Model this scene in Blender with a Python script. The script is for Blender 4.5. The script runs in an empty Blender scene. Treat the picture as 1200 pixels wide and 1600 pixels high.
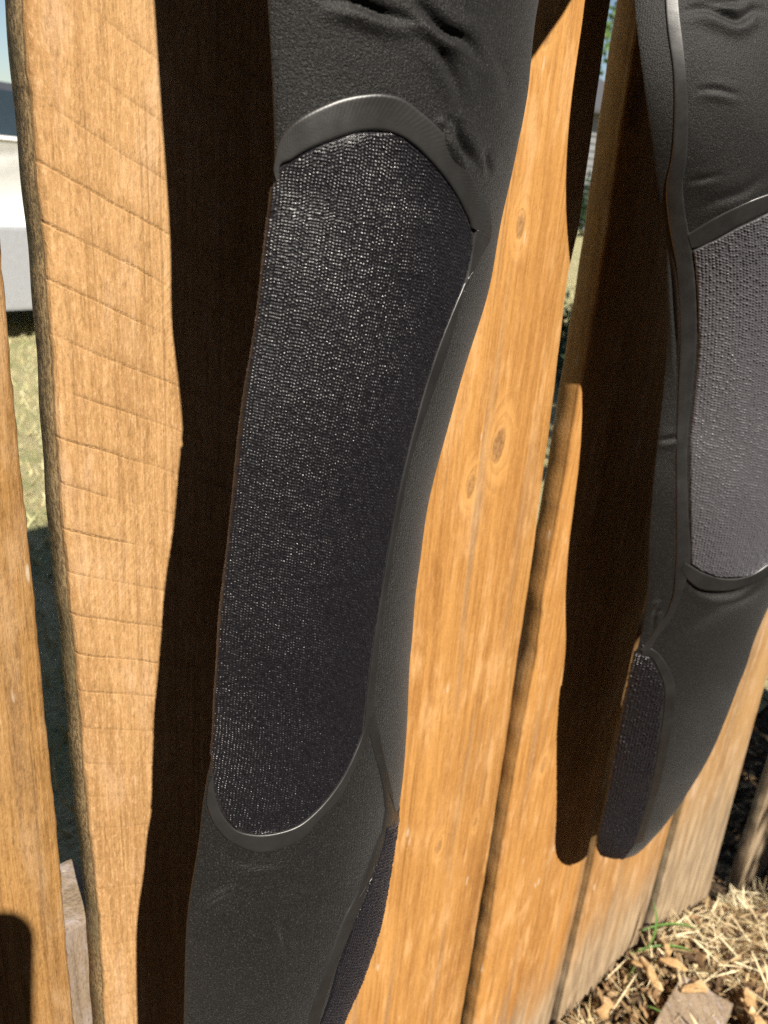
import bpy, bmesh, math, random
import numpy as np
from mathutils import Vector, Matrix

R = random.Random(7)
rng = np.random.default_rng(11)
sc = bpy.context.scene
col = sc.collection

# ------------------------------------------------------------------ camera, sky, sun, exposure
CAM = np.array([0.0, -0.265, 0.837])
AX_R = np.array([0.71565235, -0.69385324, 0.08005869])
AX_U = np.array([0.2160349, 0.32889627, 0.91932375])
AX_F = np.array([0.66420677, 0.64062073, -0.38527191])
SUN_DIR = np.array([0.19584657, 0.65081561, -0.73354152])      # the way the light travels

cam_d = bpy.data.cameras.new('camera')
cam = bpy.data.objects.new('camera', cam_d)
col.objects.link(cam)
cam.matrix_world = Matrix(((AX_R[0], AX_U[0], -AX_F[0], CAM[0]), (AX_R[1], AX_U[1], -AX_F[1], CAM[1]),
                           (AX_R[2], AX_U[2], -AX_F[2], CAM[2]), (0, 0, 0, 1)))
cam_d.sensor_fit = 'HORIZONTAL'
cam_d.sensor_width = 36.0
cam_d.lens = 36.0 * 1300 / 1200
cam_d.clip_start = 0.005
cam_d.clip_end = 500
cam_d.dof.use_dof = True
cam_d.dof.focus_distance = 0.285
cam_d.dof.aperture_fstop = 29.0
sc.camera = cam

world = bpy.data.worlds.new('World')
sc.world = world
world.use_nodes = True
wn = world.node_tree
bg = wn.nodes['Background']
sky = wn.nodes.new('ShaderNodeTexSky')
sky.sky_type = 'NISHITA'
sky.sun_disc = False
sky.sun_elevation = math.asin(0.73354)
sky.sun_rotation = math.atan2(-SUN_DIR[0], -SUN_DIR[1])
sky.air_density = 1.0
sky.dust_density = 0.25
sky.ozone_density = 1.6
wn.links.new(sky.outputs[0], bg.inputs['Color'])
bg.inputs['Strength'].default_value = 0.05

sun_d = bpy.data.lights.new('sun', 'SUN')
sun_d.energy = 5.0
sun_d.angle = math.radians(0.53)
sun_d.color = (1.0, 0.93, 0.82)
sun = bpy.data.objects.new('sun', sun_d)
sun.rotation_euler = Vector(SUN_DIR).to_track_quat('-Z', 'Y').to_euler()
sun.location = (-2, -6, 7)
col.objects.link(sun)

sc.view_settings.view_transform = 'Standard'
sc.view_settings.look = 'None'
sc.view_settings.gamma = 1.0
sc.view_settings.use_curve_mapping = False
sc.view_settings.exposure = 0.86
sc.cycles.max_bounces = 8
sc.cycles.use_denoising = False


# ------------------------------------------------------------------ photograph geometry -> world
def rays(p):
    p = np.asarray(p, float).reshape(-1, 2)
    return AX_R * ((p[:, :1] - 600) / 1300) + AX_U * ((800 - p[:, 1:2]) / 1300) + AX_F


def on_y(p, y=0.0):
    v = rays(p)
    t = (np.asarray(y) - CAM[1]) / v[:, 1]
    return CAM + v * t[:, None]


def on_z(p, z=0.0):
    v = rays(p)
    t = (z - CAM[2]) / v[:, 2]
    return CAM + v * t[:, None]


def proj(P):
    q = np.asarray(P) - CAM
    z = q @ AX_F
    return 600 + 1300 * (q @ AX_R) / z, 800 - 1300 * (q @ AX_U) / z, z


def crom(P, n, t=None):
    """n points along a smooth curve through P, evenly spaced by chord length (or at fractions t)."""
    P = np.asarray(P, float)
    d = np.r_[0, np.cumsum(np.linalg.norm(np.diff(P, axis=0), axis=1))]
    d /= d[-1]
    if t is None:
        t = np.linspace(0, 1, n)
    m = np.zeros_like(P)
    if len(P) > 2:
        h = np.diff(d)[:, None]
        s = np.diff(P, axis=0) / h
        m[1:-1] = (s[:-1] * h[1:] + s[1:] * h[:-1]) / (h[1:] + h[:-1])
        m[0], m[-1] = s[0], s[-1]
    else:
        m[:] = P[1] - P[0]
    k = np.clip(np.searchsorted(d, t, side='right') - 1, 0, len(P) - 2)
    h = (d[k + 1] - d[k])
    u = ((t - d[k]) / h)[:, None]
    h = h[:, None]
    return ((2 * u**3 - 3 * u**2 + 1) * P[k] + (u**3 - 2 * u**2 + u) * h * m[k] +
            (-2 * u**3 + 3 * u**2) * P[k + 1] + (u**3 - u**2) * h * m[k + 1])


# ------------------------------------------------------------------ scene helpers
def wloc(o):
    """World place of an object whose ancestors are only shifted."""
    v = Vector(o.location)
    while o.parent is not None:
        o = o.parent
        v += Vector(o.location)
    return v


def link(name, me, mat, parent, at, smooth):
    for m in (mat if isinstance(mat, (list, tuple)) else [mat]):
        me.materials.append(m)
    if smooth:
        me.polygons.foreach_set('use_smooth', np.ones(len(me.polygons), bool))
    o = bpy.data.objects.new(name, me)
    col.objects.link(o)
    o.location = Vector(at)
    if parent is not None:
        o.parent = parent
        o.location = Vector(at) - wloc(parent)
    return o


def mesh_obj(name, verts, faces, mat, parent=None, smooth=True, at=(0, 0, 0)):
    """verts in world coordinates; the object's origin is put at `at`."""
    verts = np.asarray(verts, np.float64) - np.asarray(at, float)
    me = bpy.data.meshes.new(name)
    me.from_pydata(verts.tolist(), [], faces.tolist() if isinstance(faces, np.ndarray) else faces)
    me.update()
    return link(name, me, mat, parent, at, smooth)


def bm_obj(name, bm, mat, parent=None, smooth=False, at=(0, 0, 0)):
    me = bpy.data.meshes.new(name)
    if any(at):
        bmesh.ops.translate(bm, verts=bm.verts, vec=-Vector(at))
    bm.normal_update()
    bm.to_mesh(me)
    bm.free()
    return link(name, me, mat, parent, at, smooth)


def empty(name, loc=(0, 0, 0)):
    o = bpy.data.objects.new(name, None)
    o.location = loc
    o.empty_display_size = 0.05
    col.objects.link(o)
    return o


def tag(o, label, cat, group=None):
    o['label'] = label
    o['category'] = cat
    if group:
        o['group'] = group
    return o


def kind(o, k):
    o['kind'] = k
    return o


def grid_faces(nr, nc, wrap=False):
    i = np.arange(nr - 1)[:, None]
    j = np.arange(nc if wrap else nc - 1)[None, :]
    j2 = (j + 1) % nc
    return np.stack([i * nc + j, i * nc + j2, (i + 1) * nc + j2, (i + 1) * nc + j], -1).reshape(-1, 4)


def box(bm, lo, hi, bevel=0.0, rot=None, segs=2):
    r = bmesh.ops.create_cube(bm, size=1.0)
    lo, hi = Vector(lo), Vector(hi)
    for v in r['verts']:
        v.co = Vector([(lo[k] + hi[k]) / 2 + v.co[k] * (hi[k] - lo[k]) for k in range(3)])
    if bevel:
        es = list({e for v in r['verts'] for e in v.link_edges})
        bmesh.ops.bevel(bm, geom=es, offset=bevel, segments=segs, affect='EDGES', profile=0.7)
    return r['verts']


# ------------------------------------------------------------------ node expressions
class S:
    def __init__(s, t, k):
        s.t, s.k = t, k

    def m(s, op, *a, clamp=False):
        n = s.t.nodes.new('ShaderNodeMath')
        n.operation = op
        n.use_clamp = clamp
        for i, v in enumerate((s,) + a):
            put(s.t, n.inputs[i], v)
        return S(s.t, n.outputs[0])

    def __add__(s, o): return s.m('ADD', o)
    def __radd__(s, o): return s.m('ADD', o)
    def __sub__(s, o): return s.m('SUBTRACT', o)
    def __rsub__(s, o): return (s * -1.0) + o
    def __mul__(s, o): return s.m('MULTIPLY', o)
    def __rmul__(s, o): return s.m('MULTIPLY', o)
    def __truediv__(s, o): return s.m('DIVIDE', o)

    def step(s, a, b, lo=0.0, hi=1.0):
        n = s.t.nodes.new('ShaderNodeMapRange')
        n.interpolation_type = 'SMOOTHSTEP'
        put(s.t, n.inputs[0], s)
        for i, v in zip((1, 2, 3, 4), (a, b, lo, hi)):
            n.inputs[i].default_value = v
        return S(s.t, n.outputs[0])


def put(t, inp, v):
    if isinstance(v, S):
        t.links.new(v.k, inp)
    else:
        inp.default_value = v


class Mat:
    def __init__(s, name):
        s.mat = bpy.data.materials.new(name)
        s.mat.use_nodes = True
        s.t = s.mat.node_tree
        s.b = s.t.nodes['Principled BSDF']

    def coords(s, which='Object'):
        n = s.t.nodes.new('ShaderNodeTexCoord')
        return S(s.t, n.outputs[which])

    def xyz(s, v):
        n = s.t.nodes.new('ShaderNodeSeparateXYZ')
        put(s.t, n.inputs[0], v)
        return [S(s.t, o) for o in n.outputs]

    def vec(s, x, y, z):
        n = s.t.nodes.new('ShaderNodeCombineXYZ')
        for i, v in enumerate((x, y, z)):
            put(s.t, n.inputs[i], v)
        return S(s.t, n.outputs[0])

    def noise(s, v, scale=1.0, detail=2.0, rough=0.5, dist=0.0, colour=False):
        n = s.t.nodes.new('ShaderNodeTexNoise')
        put(s.t, n.inputs['Vector'], v)
        n.inputs['Scale'].default_value = scale
        n.inputs['Detail'].default_value = detail
        n.inputs['Roughness'].default_value = rough
        n.inputs['Distortion'].default_value = dist
        return S(s.t, n.outputs['Color' if colour else 'Fac'])

    def voronoi(s, v, scale, feature='F1', out='Distance'):
        n = s.t.nodes.new('ShaderNodeTexVoronoi')
        n.feature = feature
        put(s.t, n.inputs['Vector'], v)
        n.inputs['Scale'].default_value = scale
        return S(s.t, n.outputs[out])

    def white(s, v):
        n = s.t.nodes.new('ShaderNodeTexWhiteNoise')
        put(s.t, n.inputs['Vector'], v)
        return S(s.t, n.outputs['Value'])

    def mix(s, f, a, b, mode='MIX'):
        n = s.t.nodes.new('ShaderNodeMix')
        n.data_type = 'RGBA'
        n.blend_type = mode
        put(s.t, n.inputs[0], f)
        for i, v in ((6, a), (7, b)):
            put(s.t, n.inputs[i], v if isinstance(v, S) else (*v, 1.0))
        return S(s.t, n.outputs[2])

    def bump(s, h, strength=0.5, dist=0.001, normal=None):
        n = s.t.nodes.new('ShaderNodeBump')
        n.inputs['Strength'].default_value = strength
        n.inputs['Distance'].default_value = dist
        put(s.t, n.inputs['Height'], h)
        if normal is not None:
            put(s.t, n.inputs['Normal'], normal)
        return S(s.t, n.outputs[0])

    def out(s, colour=None, rough=None, normal=None, spec=None, **kw):
        for k, v in (('Base Color', colour), ('Roughness', rough), ('Normal', normal), ('Specular IOR Level', spec)):
            if v is None:
                continue
            if k == 'Base Color' and not isinstance(v, S):
                v = (*v, 1.0)
            put(s.t, s.b.inputs[k], v)
        for k, v in kw.items():
            put(s.t, s.b.inputs[k.replace('_', ' ')], v)
        return s.mat


def wood_mat(name, light, dark, seed, knots=(), saw=0.0, fuzz=0.3, grey=0.3, z_weather=None, streak=1.0, edge=0.85):
    """Sawn cedar: long grain, growth bands that flow round knots, fuzz, saw kerfs, grey weathering near the ground."""
    M = Mat(name)
    co = M.coords()
    x, y, z = M.xyz(co)
    sx, sz = seed * 3.17, seed * 7.31
    xx, zz = x + y * 0.8 + sx, z + sz
    warp = M.noise(M.vec(xx * 9.0, seed * 1.7, zz * 2.2), 1.0, 2.0)
    F = x * 85.0 + y * 60.0 + warp * 9.0
    core, halo, red = None, None, None
    for (kx, kz, kr, amp) in knots:
        kr = kr * 0.68
        dx, dz = (x - kx) * (1.0 / kr), (z - kz) * (0.5 / kr)
        r2 = dx * dx + dz * dz
        jit = M.noise(M.vec(x * 160.0, y, z * 90.0), 1.0, 2.0) - 0.5
        r2 = r2 + jit * 1.3
        g = r2.m('MULTIPLY', -0.22).m('EXPONENT')
        F = F + g * (3.0 * amp)
        c = r2.step(0.0, 1.7, 1.0, 0.0) * amp
        hl = r2.step(0.8, 9.0, 1.0, 0.0) * amp
        core = c if core is None else core.m('MAXIMUM', c)
        halo = hl if halo is None else halo.m('MAXIMUM', hl)
    fr = F.m('FRACT')
    band = fr.step(0.0, 0.72) * fr.step(0.86, 1.0, 1.0, 0.0)
    fib = M.noise(M.vec(xx * 420.0, y * 420.0, zz * 11.0), 1.0, 3.0, 0.65)
    fib2 = M.noise(M.vec(xx * 1300.0, y * 1300.0, zz * 60.0), 1.0, 2.0, 0.6)
    bw = (halo * 0.24 + 0.06) * streak if halo is not None else 0.08 * streak
    blotch = M.noise(M.vec(xx * 16.0, y * 16.0, zz * 4.0), 1.0, 3.0, 0.55)
    patch = M.noise(M.vec(xx * 40.0, y * 20.0, zz * 18.0), 1.0, 3.0, 0.6)
    tone = fib * 0.8 + band * bw + blotch * 0.62 + fib2 * 0.4 - 0.48
    colr = M.mix(tone.step(0.2, 0.72), dark, light)
    # warm and pale drifts in the stain
    pale = M.noise(M.vec(xx * 130.0 + 5.0, y * 60.0, zz * 20.0), 1.0, 4.0, 0.7)
    colr = M.mix((pale * 0.6 + patch * 0.4).step(0.5, 0.64, 0.0, 0.72 * streak), colr, [min(1, c * f) for c, f in zip(light, (1.2, 1.38, 2.0))])
    colr = M.mix((pale * 0.5 + blotch * 0.5).step(0.36, 0.47, 0.45 * streak, 0.0), colr, [c * f for c, f in zip(dark, (0.8, 0.75, 0.75))])
    colr = M.mix(patch.step(0.5, 0.78, 0.0, 0.45 * streak), colr, [min(1, c * f) for c, f in zip(light, (1.10, 1.22, 1.75))])
    gs = M.noise(M.vec(xx * 70.0, seed, zz * 3.0), 1.0, 3.0, 0.6)
    gmask = gs.step(0.54, 0.72) * grey
    colr = M.mix(gmask, colr, (0.24, 0.175, 0.115))
    # rough-sawn fuzz
    fz = M.noise(M.vec(xx * 1150.0, y * 1000.0, zz * 380.0), 1.0, 3.0, 0.75)
    fz2 = M.noise(M.vec(xx * 720.0, y * 700.0, zz * 170.0), 1.0, 3.0, 0.75)
    colr = M.mix((fz * 0.55 + fz2 * 0.45).step(0.5, 0.64, 0.0, fuzz), colr, [min(1, c * f) for c, f in zip(light, (1.3, 1.42, 1.75))])
    colr = M.mix((fz * 0.5 + fz2 * 0.5).step(0.36, 0.49, fuzz * 0.9, 0.0), colr, [c * 0.45 for c in dark])
    # torn pale flecks, upright dashes
    fl = M.noise(M.vec(xx * 210.0 + 31.0, y * 200.0, zz * 38.0), 1.0, 1.0)
    fl2 = M.noise(M.vec(xx * 60.0 + 3.0, y * 10.0, zz * 24.0), 1.0, 1.0)
    colr = M.mix(fl.step(0.715, 0.76) * fl2.step(0.5, 0.6) * 0.75, colr, (0.62, 0.5, 0.36))
    # fine checks: thin dark lines along the grain
    ck = M.noise(M.vec(xx * 520.0 + warp * 6.0, y * 300.0, zz * 5.0), 1.0, 1.0)
    colr = M.mix(ck.step(0.66, 0.72) * 0.25, colr, [c * 0.25 for c in dark])
    hgt = fib * 0.5 + band * 0.05 + fib2 * 0.2 + fz * (0.5 * fuzz + 0.1) + fz2 * (0.4 * fuzz)
    if saw:
        wob = M.noise(M.vec(xx * 30.0, seed, zz * 30.0), 1.0, 3.0)
        sv = (z + x * 0.5) * 58.0 + wob * 0.2
        sf = sv.m('FRACT')
        idn = M.white(M.vec(sv.m('FLOOR'), seed, 2.0))
        pres = M.noise(M.vec(xx * 22.0, seed, sv * 0.8), 1.0, 2.0).step(0.3, 0.58) * y.step(0.001, 0.003, 1.0, 0.0) * z.step(0.5, 0.72, 0.35, 1.0)
        pres = pres * M.noise(M.vec(x * 900.0, y, z * 900.0), 1.0, 2.0).step(0.3, 0.6, 0.35, 1.0)
        line = sf.step(0.0, 0.035) * sf.step(0.035, 0.11, 1.0, 0.0) * pres * (idn * 0.7 + 0.3)
        soft = sf.step(0.0, 0.03) * sf.step(0.03, 0.4, 1.0, 0.0) * pres
        sf2 = ((z - x * 0.9) * 230.0 + wob * 2.5).m('FRACT')
        m2 = M.noise(M.vec(xx * 30.0 + 9.0, seed, zz * 13.0), 1.0, 2.0).step(0.5, 0.66)
        l2 = sf2.step(0.0, 0.2) * sf2.step(0.2, 0.5, 1.0, 0.0) * m2
        colr = M.mix(line * 0.3 * saw, colr, [c * 0.45 for c in dark])
        colr = M.mix(soft * 0.3 * saw, colr, [c * 0.7 for c in dark])
        colr = M.mix(l2 * 0.06 * saw, colr, [min(1, c * f) for c, f in zip(light, (1.3, 1.4, 1.7))])
        hgt = hgt - line * 0.35 * saw + l2 * 0.05
    if core is not None:
        kn = M.noise(M.vec(x * 500.0, y * 300.0, z * 300.0), 1.0, 3.0)
        colr = M.mix(halo * 0.35, colr, [c * f for c, f in zip(light, (1.15, 1.25, 1.5))])
        rim = core.step(0.02, 0.3) * core.step(0.45, 0.95, 1.0, 0.0)
        kcol = M.mix(kn.step(0.35, 0.65), (0.10, 0.045, 0.018), (0.30, 0.165, 0.075))
        colr = M.mix(core * core * 0.72, colr, kcol)
        colr = M.mix(rim * kn.step(0.45, 0.75) * 0.35, colr, (0.10, 0.048, 0.02))
        hgt = hgt + core * kn * 0.7 - rim * 0.25
    # sawn edges: darker, furred with grey-green specks
    side = y.step(0.0012, 0.0035)
    sp = M.noise(M.vec(x * 300.0, y * 700.0, z * 420.0 + sz), 1.0, 3.0, 0.75)
    ecol = M.mix(sp.step(0.38, 0.62), (0.13, 0.092, 0.05), (0.56, 0.40, 0.20))
    ecol = M.mix(M.noise(M.vec(x * 30.0, y * 90.0, z * 40.0 + sz), 1.0, 3.0).step(0.5, 0.62, 0.0, 0.5), ecol, (0.16, 0.15, 0.075))
    colr = M.mix(side * edge, colr, ecol)
    hgt = hgt * (1.0 - side * 0.85) + side * sp * 0.3
    if z_weather:
        zn = z + (M.noise(M.vec(xx * 55.0, seed, zz * 7.0), 1.0, 3.0) - 0.5) * 0.22
        w = zn.step(z_weather[0], z_weather[1], 1.0, 0.0)
        w2 = M.noise(M.vec(xx * 90.0, y * 40.0, zz * 12.0), 1.0, 4.0, 0.65)
        gcol = M.mix(w2.step(0.35, 0.7), (0.20, 0.15, 0.10), (0.47, 0.365, 0.24))
        colr = M.mix(w * 0.85, colr, gcol)
    nrm = M.bump(hgt, 0.75, 0.0012)
    return M.out(colr, 0.78, nrm, 0.25)


# ------------------------------------------------------------------ materials of the suit
def neoprene_mat(name, lo, hi, rough=0.62, rib=0.0):
    M = Mat(name)
    x, y, z = M.xyz(M.coords())
    v = M.vec(x, y, z)
    n1 = M.noise(v, 2100.0, 2.0, 0.75)
    n2 = M.noise(v, 900.0, 2.0, 0.6)
    n3 = M.noise(v, 14.0, 2.0, 0.5)
    f = (n1 * 0.75 + n2 * 0.25).step(0.4, 0.64)
    c = M.mix(f, lo, hi)
    c = M.mix((n3 - 0.5).m('ABSOLUTE') * 0.4, c, lo)
    spark = n1.step(0.61, 0.70)
    c = M.mix(spark * 0.8, c, [min(1.0, q * 7.0) for q in hi])
    h = n1 * 0.8 + n2 * 0.5
    if rib:
        h = h + ((x * 0.85 - y * 0.5) * (2 * math.pi / 0.0011)).m('SINE') * rib
    return M.out(c, rough, M.bump(h, 0.75, 0.0005), 0.36, Sheen_Weight=0.07, Sheen_Roughness=0.45)


def knit_mat(name, c0, c1, rough, sheen):
    M = Mat(name)
    v = M.coords()
    n1 = M.noise(v, 1500.0, 2.0, 0.6)
    n2 = M.noise(v, 380.0, 2.0, 0.6)
    c = M.mix(n1 * 0.6 + n2 * 0.4, c0, c1)
    r = n1.step(0.3, 0.7, rough - 0.1, rough + 0.16)
    return M.out(c, r, M.bump(n1, 0.5, 0.0002), 0.6, Sheen_Weight=sheen, Sheen_Roughness=0.35, Sheen_Tint=(0.85, 0.83, 1.0, 1.0))


def tape_mat(name, c, rough):
    M = Mat(name)
    v = M.coords()
    n1 = M.noise(v, 60.0, 3.0, 0.6)
    n2 = M.noise(v, 1600.0, 2.0, 0.6)
    cc = M.mix(n1, [q * 0.75 for q in c], [q * 1.25 for q in c])
    return M.out(cc, n1.step(0.3, 0.7, rough - 0.05, rough + 0.08), M.bump(n2 * 0.15 + n1 * 1.0, 0.25, 0.0008), 1.0)


m_neo = neoprene_mat('black_jersey_neoprene', (0.0015, 0.0014, 0.0013), (0.0095, 0.0089, 0.0082), rough=0.56, rib=0.05)
m_knit = knit_mat('ribbed_pad_fabric', (0.003, 0.0027, 0.0036), (0.0115, 0.0102, 0.0132), 0.34, 0.11)
m_knit_lit = knit_mat('ribbed_pad_fabric_lit', (0.03, 0.0288, 0.032), (0.10, 0.097, 0.106), 0.4, 0.5)  # same fabric as the left pad, its brighter sheen put into the colour
m_tape = tape_mat('rubber_tape', (0.019, 0.0185, 0.018), 0.40)


# ------------------------------------------------------------------ wetsuit leg: a flattened tube given by where its two edges run
class Leg:
    """Rings between a left edge curve and a right edge curve; point(s, a): s = 0..1 down the leg, a = 0 right edge, pi/2 front, pi left edge."""
    NS = 700

    def __init__(s, pairs, stand, yaw, ratio, step, top=(), power=0.88):
        s.pw = power
        pairs = np.array(pairs, float)
        L, Rr = pairs[:, :2], pairs[:, 2:]
        PL = on_y(L, -np.array(stand))
        yaw = np.broadcast_to(np.asarray(yaw, float), (len(L),))
        nm = np.stack([-np.sin(yaw), -np.cos(yaw), 0 * yaw], 1)
        v = rays(Rr)
        t = ((PL - CAM) * nm).sum(1) / (v * nm).sum(1)
        PR = CAM + v * t[:, None]
        C, M = (PL + PR) / 2, (PR - PL) / 2
        e = Rr - L
        W = np.linalg.norm(e, axis=1)
        e /= W[:, None]
        ang = np.linspace(0, 2 * math.pi, 181)[:-1]
        for _ in range(4):
            T = np.gradient(C, axis=0)
            N = np.cross(M, T)
            N *= (ratio * np.linalg.norm(M, axis=1) / np.linalg.norm(N, axis=1))[:, None]
            for i in range(len(L)):
                x, y, _z = proj(C[i] + M[i] * np.cos(ang)[:, None] + N[i] * s.rise(ang)[:, None])
                tt = (x - L[i, 0]) * e[i, 0] + (y - L[i, 1]) * e[i, 1]
                C[i] = C[i] + M[i] * (W[i] - tt.min() - tt.max()) / (tt.max() - tt.min())
                M[i] = M[i] * W[i] / (tt.max() - tt.min())
        if len(top):
            C = np.r_[np.array([(np.array(q[0]) + np.array(q[1])) / 2 for q in top]), C]
            M = np.r_[np.array([(np.array(q[1]) - np.array(q[0])) / 2 for q in top]), M]
        Q = crom(np.c_[C, M], s.NS)
        k = np.hanning(51)
        k /= k.sum()
        Qp = np.r_[np.repeat(Q[:1], 25, 0), Q, np.repeat(Q[-1:], 25, 0)]
        Qs = np.stack([np.convolve(Qp[:, i], k, 'valid') for i in range(6)], 1)
        w = np.clip(np.minimum(np.arange(s.NS), np.arange(s.NS)[::-1]) / 25.0, 0, 1)[:, None]
        Q = Q * (1 - w) + Qs * w
        s.C, s.M = Q[:, :3], Q[:, 3:]
        T = np.gradient(s.C, axis=0)
        T /= np.linalg.norm(T, axis=1)[:, None]
        N = np.cross(s.M, T)
        N /= np.linalg.norm(N, axis=1)[:, None]
        N *= np.sign(((CAM - s.C) * N).sum(1))[:, None]
        a = np.linalg.norm(s.M, axis=1)
        s.N = N * (a * ratio)[:, None]
        s.len = np.r_[0, np.cumsum(np.linalg.norm(np.diff(s.C, axis=0), axis=1))]
        s.ratio, s.am = ratio, np.median(a)
        s.step = step
        th = np.linspace(-1.0, math.pi + 1.0, 400)
        xy = np.stack([np.cos(th), ratio * s.rise(th)], 1)
        s.th, s.arc = th, np.r_[0, np.cumsum(np.linalg.norm(np.diff(xy, axis=0), axis=1))] * s.am
        s.gs, s.ga = np.meshgrid(np.linspace(0, 1, 240), np.linspace(0.02, math.pi - 0.02, 80), indexing='ij')
        gx, gy, _ = proj(s.point(s.gs.ravel(), s.ga.ravel()))
        s.gx, s.gy = gx, gy

    def interp(s, A, u):
        f = np.clip(u, 0, 1) * (s.NS - 1)
        i = np.minimum(f.astype(int), s.NS - 2)
        w = (f - i)[:, None]
        return A[i] * (1 - w) + A[i + 1] * w

    def rise(s, a):
        """Section of a leg hanging nearly flat: a lens with a small round at its two folds."""
        return np.sign(np.sin(a)) * np.abs(np.sin(a))**(2 * s.pw)

    def point(s, u, a, off=0.0):
        u, a = np.asarray(u, float), np.asarray(a, float)
        M, N, C = s.interp(s.M, u), s.interp(s.N, u), s.interp(s.C, u)
        ca, sa = np.cos(a)[:, None], s.rise(a)[:, None]
        P = C + M * ca + N * sa
        P = P + s.normal(u, a) * (0.00018 * np.sin(P[:, 2] * 61 + P[:, 0] * 90) * np.sin(P[:, 2] * 23 - P[:, 0] * 47 + 1.0) +
                                  0.00012 * np.sin(P[:, 2] * 140 + P[:, 0] * 160 + 2 * np.sin(P[:, 2] * 37)))[:, None]
        if np.any(off):
            P = P + s.normal(u, a) * np.broadcast_to(off, a.shape)[:, None]
        return P

    def normal(s, u, a):
        M, N = s.interp(s.M, u), s.interp(s.N, u)
        am, an = np.linalg.norm(M, axis=1)[:, None], np.linalg.norm(N, axis=1)[:, None]
        c_, s_ = np.cos(a), np.sin(a)
        s_ = np.where(np.abs(s_) < 1e-4, 1e-4, s_)
        dx, dy = -s_, 2 * s.pw * np.abs(s_)**(2 * s.pw - 1) * c_
        n = M / am * (dy * an[:, 0])[:, None] - N / an * (dx * am[:, 0])[:, None]
        return n / np.linalg.norm(n, axis=1)[:, None]

    def at(s, px):
        """The place on the front of the leg that the photograph shows at these pixels."""
        out = []
        for p in np.asarray(px, float).reshape(-1, 2):
            k = np.argmin((s.gx - p[0])**2 + (s.gy - p[1])**2)
            u = np.array([s.gs.ravel()[k], s.ga.ravel()[k]])
            for _ in range(8):
                e = 1e-3
                q = np.array([proj(s.point([u[0] + du], [u[1] + da]))[:2] for du, da in ((0, 0), (e, 0), (0, e))])[:, :, 0]
                J = np.stack([(q[1] - q[0]) / e, (q[2] - q[0]) / e], 1)
                d = np.linalg.solve(J.T @ J + np.eye(2) * 40.0, J.T @ (p - q[0]))
                u = u + np.clip(d, -0.05, 0.05)
                u = np.array([min(max(u[0], 0.0), 1.0), min(max(u[1], 0.01), math.pi - 0.01)])
            out.append(u)
        return np.array(out)

    def body(s, wrinkles, mat, parent, cap=True):
        nr = int(s.len[-1] / s.step)
        na = 420
        k = np.linspace(0, 1, na, endpoint=False)
        a = 2 * math.pi * k + 0.25 * np.cos(2 * math.pi * k) - 0.25
        u = np.linspace(0, 1, nr)
        U, A = [q.ravel() for q in np.meshgrid(u, a, indexing='ij')]
        P = s.point(U, A)
        Nn = s.normal(U, A)
        px, py, z = proj(P)
        front = (Nn * (CAM - P)).sum(1) > 0
        d = np.zeros(len(P))
        for line, dep, wid in wrinkles:
            dep, wid = dep * (0.55 if wid > 0.0015 else 0.62), wid * (0.68 if wid > 0.0015 else 0.8)
            L = crom(np.array(line, float), 40)
            ml = wid * 1300 * 7 / 0.2
            sel = np.where(front & (px > L[:, 0].min() - ml) & (px < L[:, 0].max() + ml) & (py > L[:, 1].min() - ml) & (py < L[:, 1].max() + ml))[0]
            if not len(sel):
                continue
            q = np.stack([px[sel], py[sel]], 1)
            best, sgn, prog = np.full(len(sel), 1e9), np.zeros(len(sel)), np.zeros(len(sel))
            for i in range(len(L) - 1):
                ab = L[i + 1] - L[i]
                t = np.clip(((q - L[i]) @ ab) / (ab @ ab), 0, 1)
                e = q - L[i] - t[:, None] * ab
                dd = np.linalg.norm(e, axis=1)
                b = dd < best
                best[b] = dd[b]
                sgn[b] = np.sign(ab[0] * e[b, 1] - ab[1] * e[b, 0])
                prog[b] = (i + t[b]) / (len(L) - 1)
            w = best * z[sel] / 1300 / wid
            taper = np.clip(np.minimum(prog, 1 - prog) * 2.6, 0, 1)
            w = np.where((prog <= 0) | (prog >= 1), w * 1.5, w)
            sw = w * sgn
            d[sel] += dep * (0.06 + 0.94 * taper) * (-np.exp(-sw**2) + 0.75 * np.exp(-((sw - 2.3) / 1.9)**2) + 0.4 * np.exp(-((sw + 2.6) / 2.0)**2))
        P = P + Nn * d[:, None]
        F = grid_faces(nr, na, True)
        V = [P]
        faces = F.tolist()
        for row in ((0, nr - 1) if cap else ()):
            c = P[row * na:(row + 1) * na].mean(0)
            V.append(c[None])
            ci = nr * na + len(V) - 2
            for j in range(na):
                faces.append([row * na + j, row * na + (j + 1) % na, ci])
        return mesh_obj('leg', np.concatenate(V), faces, mat, parent)

    def ribbon(s, e1, e2, h, mat, parent, name='seam_tape', n=160, rib=0.0, ext=(0, 0)):
        """Tape between two edge lines, standing h off the leg, its edges tucked in."""
        A, B = crom(s.at(crom(e1, 40)), n), crom(s.at(crom(e2, 40)), n)
        A[:, 1] += ext[0]
        B[:, 1] += ext[1]
        k = np.array([-0.03, 0.0, 0.03, 0.1, 0.2, 0.35, 0.5, 0.65, 0.8, 0.9, 0.97, 1.0, 1.03])
        prof = np.array([-1.2, 0.5, 0.9, 0.98, 1, 1.02, 1.03, 1.02, 1, 0.98, 0.9, 0.5, -1.2])
        U = A[:, None, 0] * (1 - k) + B[:, None, 0] * k
        W = A[:, None, 1] * (1 - k) + B[:, None, 1] * k
        i = np.arange(n)[:, None]
        off = h * prof[None] * np.ones((n, 1)) + (rib * np.sin(i * 1.9) * np.clip(1 - np.abs(k[None] - 0.72) / 0.3, 0, 1) if rib else 0)
        P = s.point(U.ravel(), W.ravel(), off.ravel())
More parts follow.
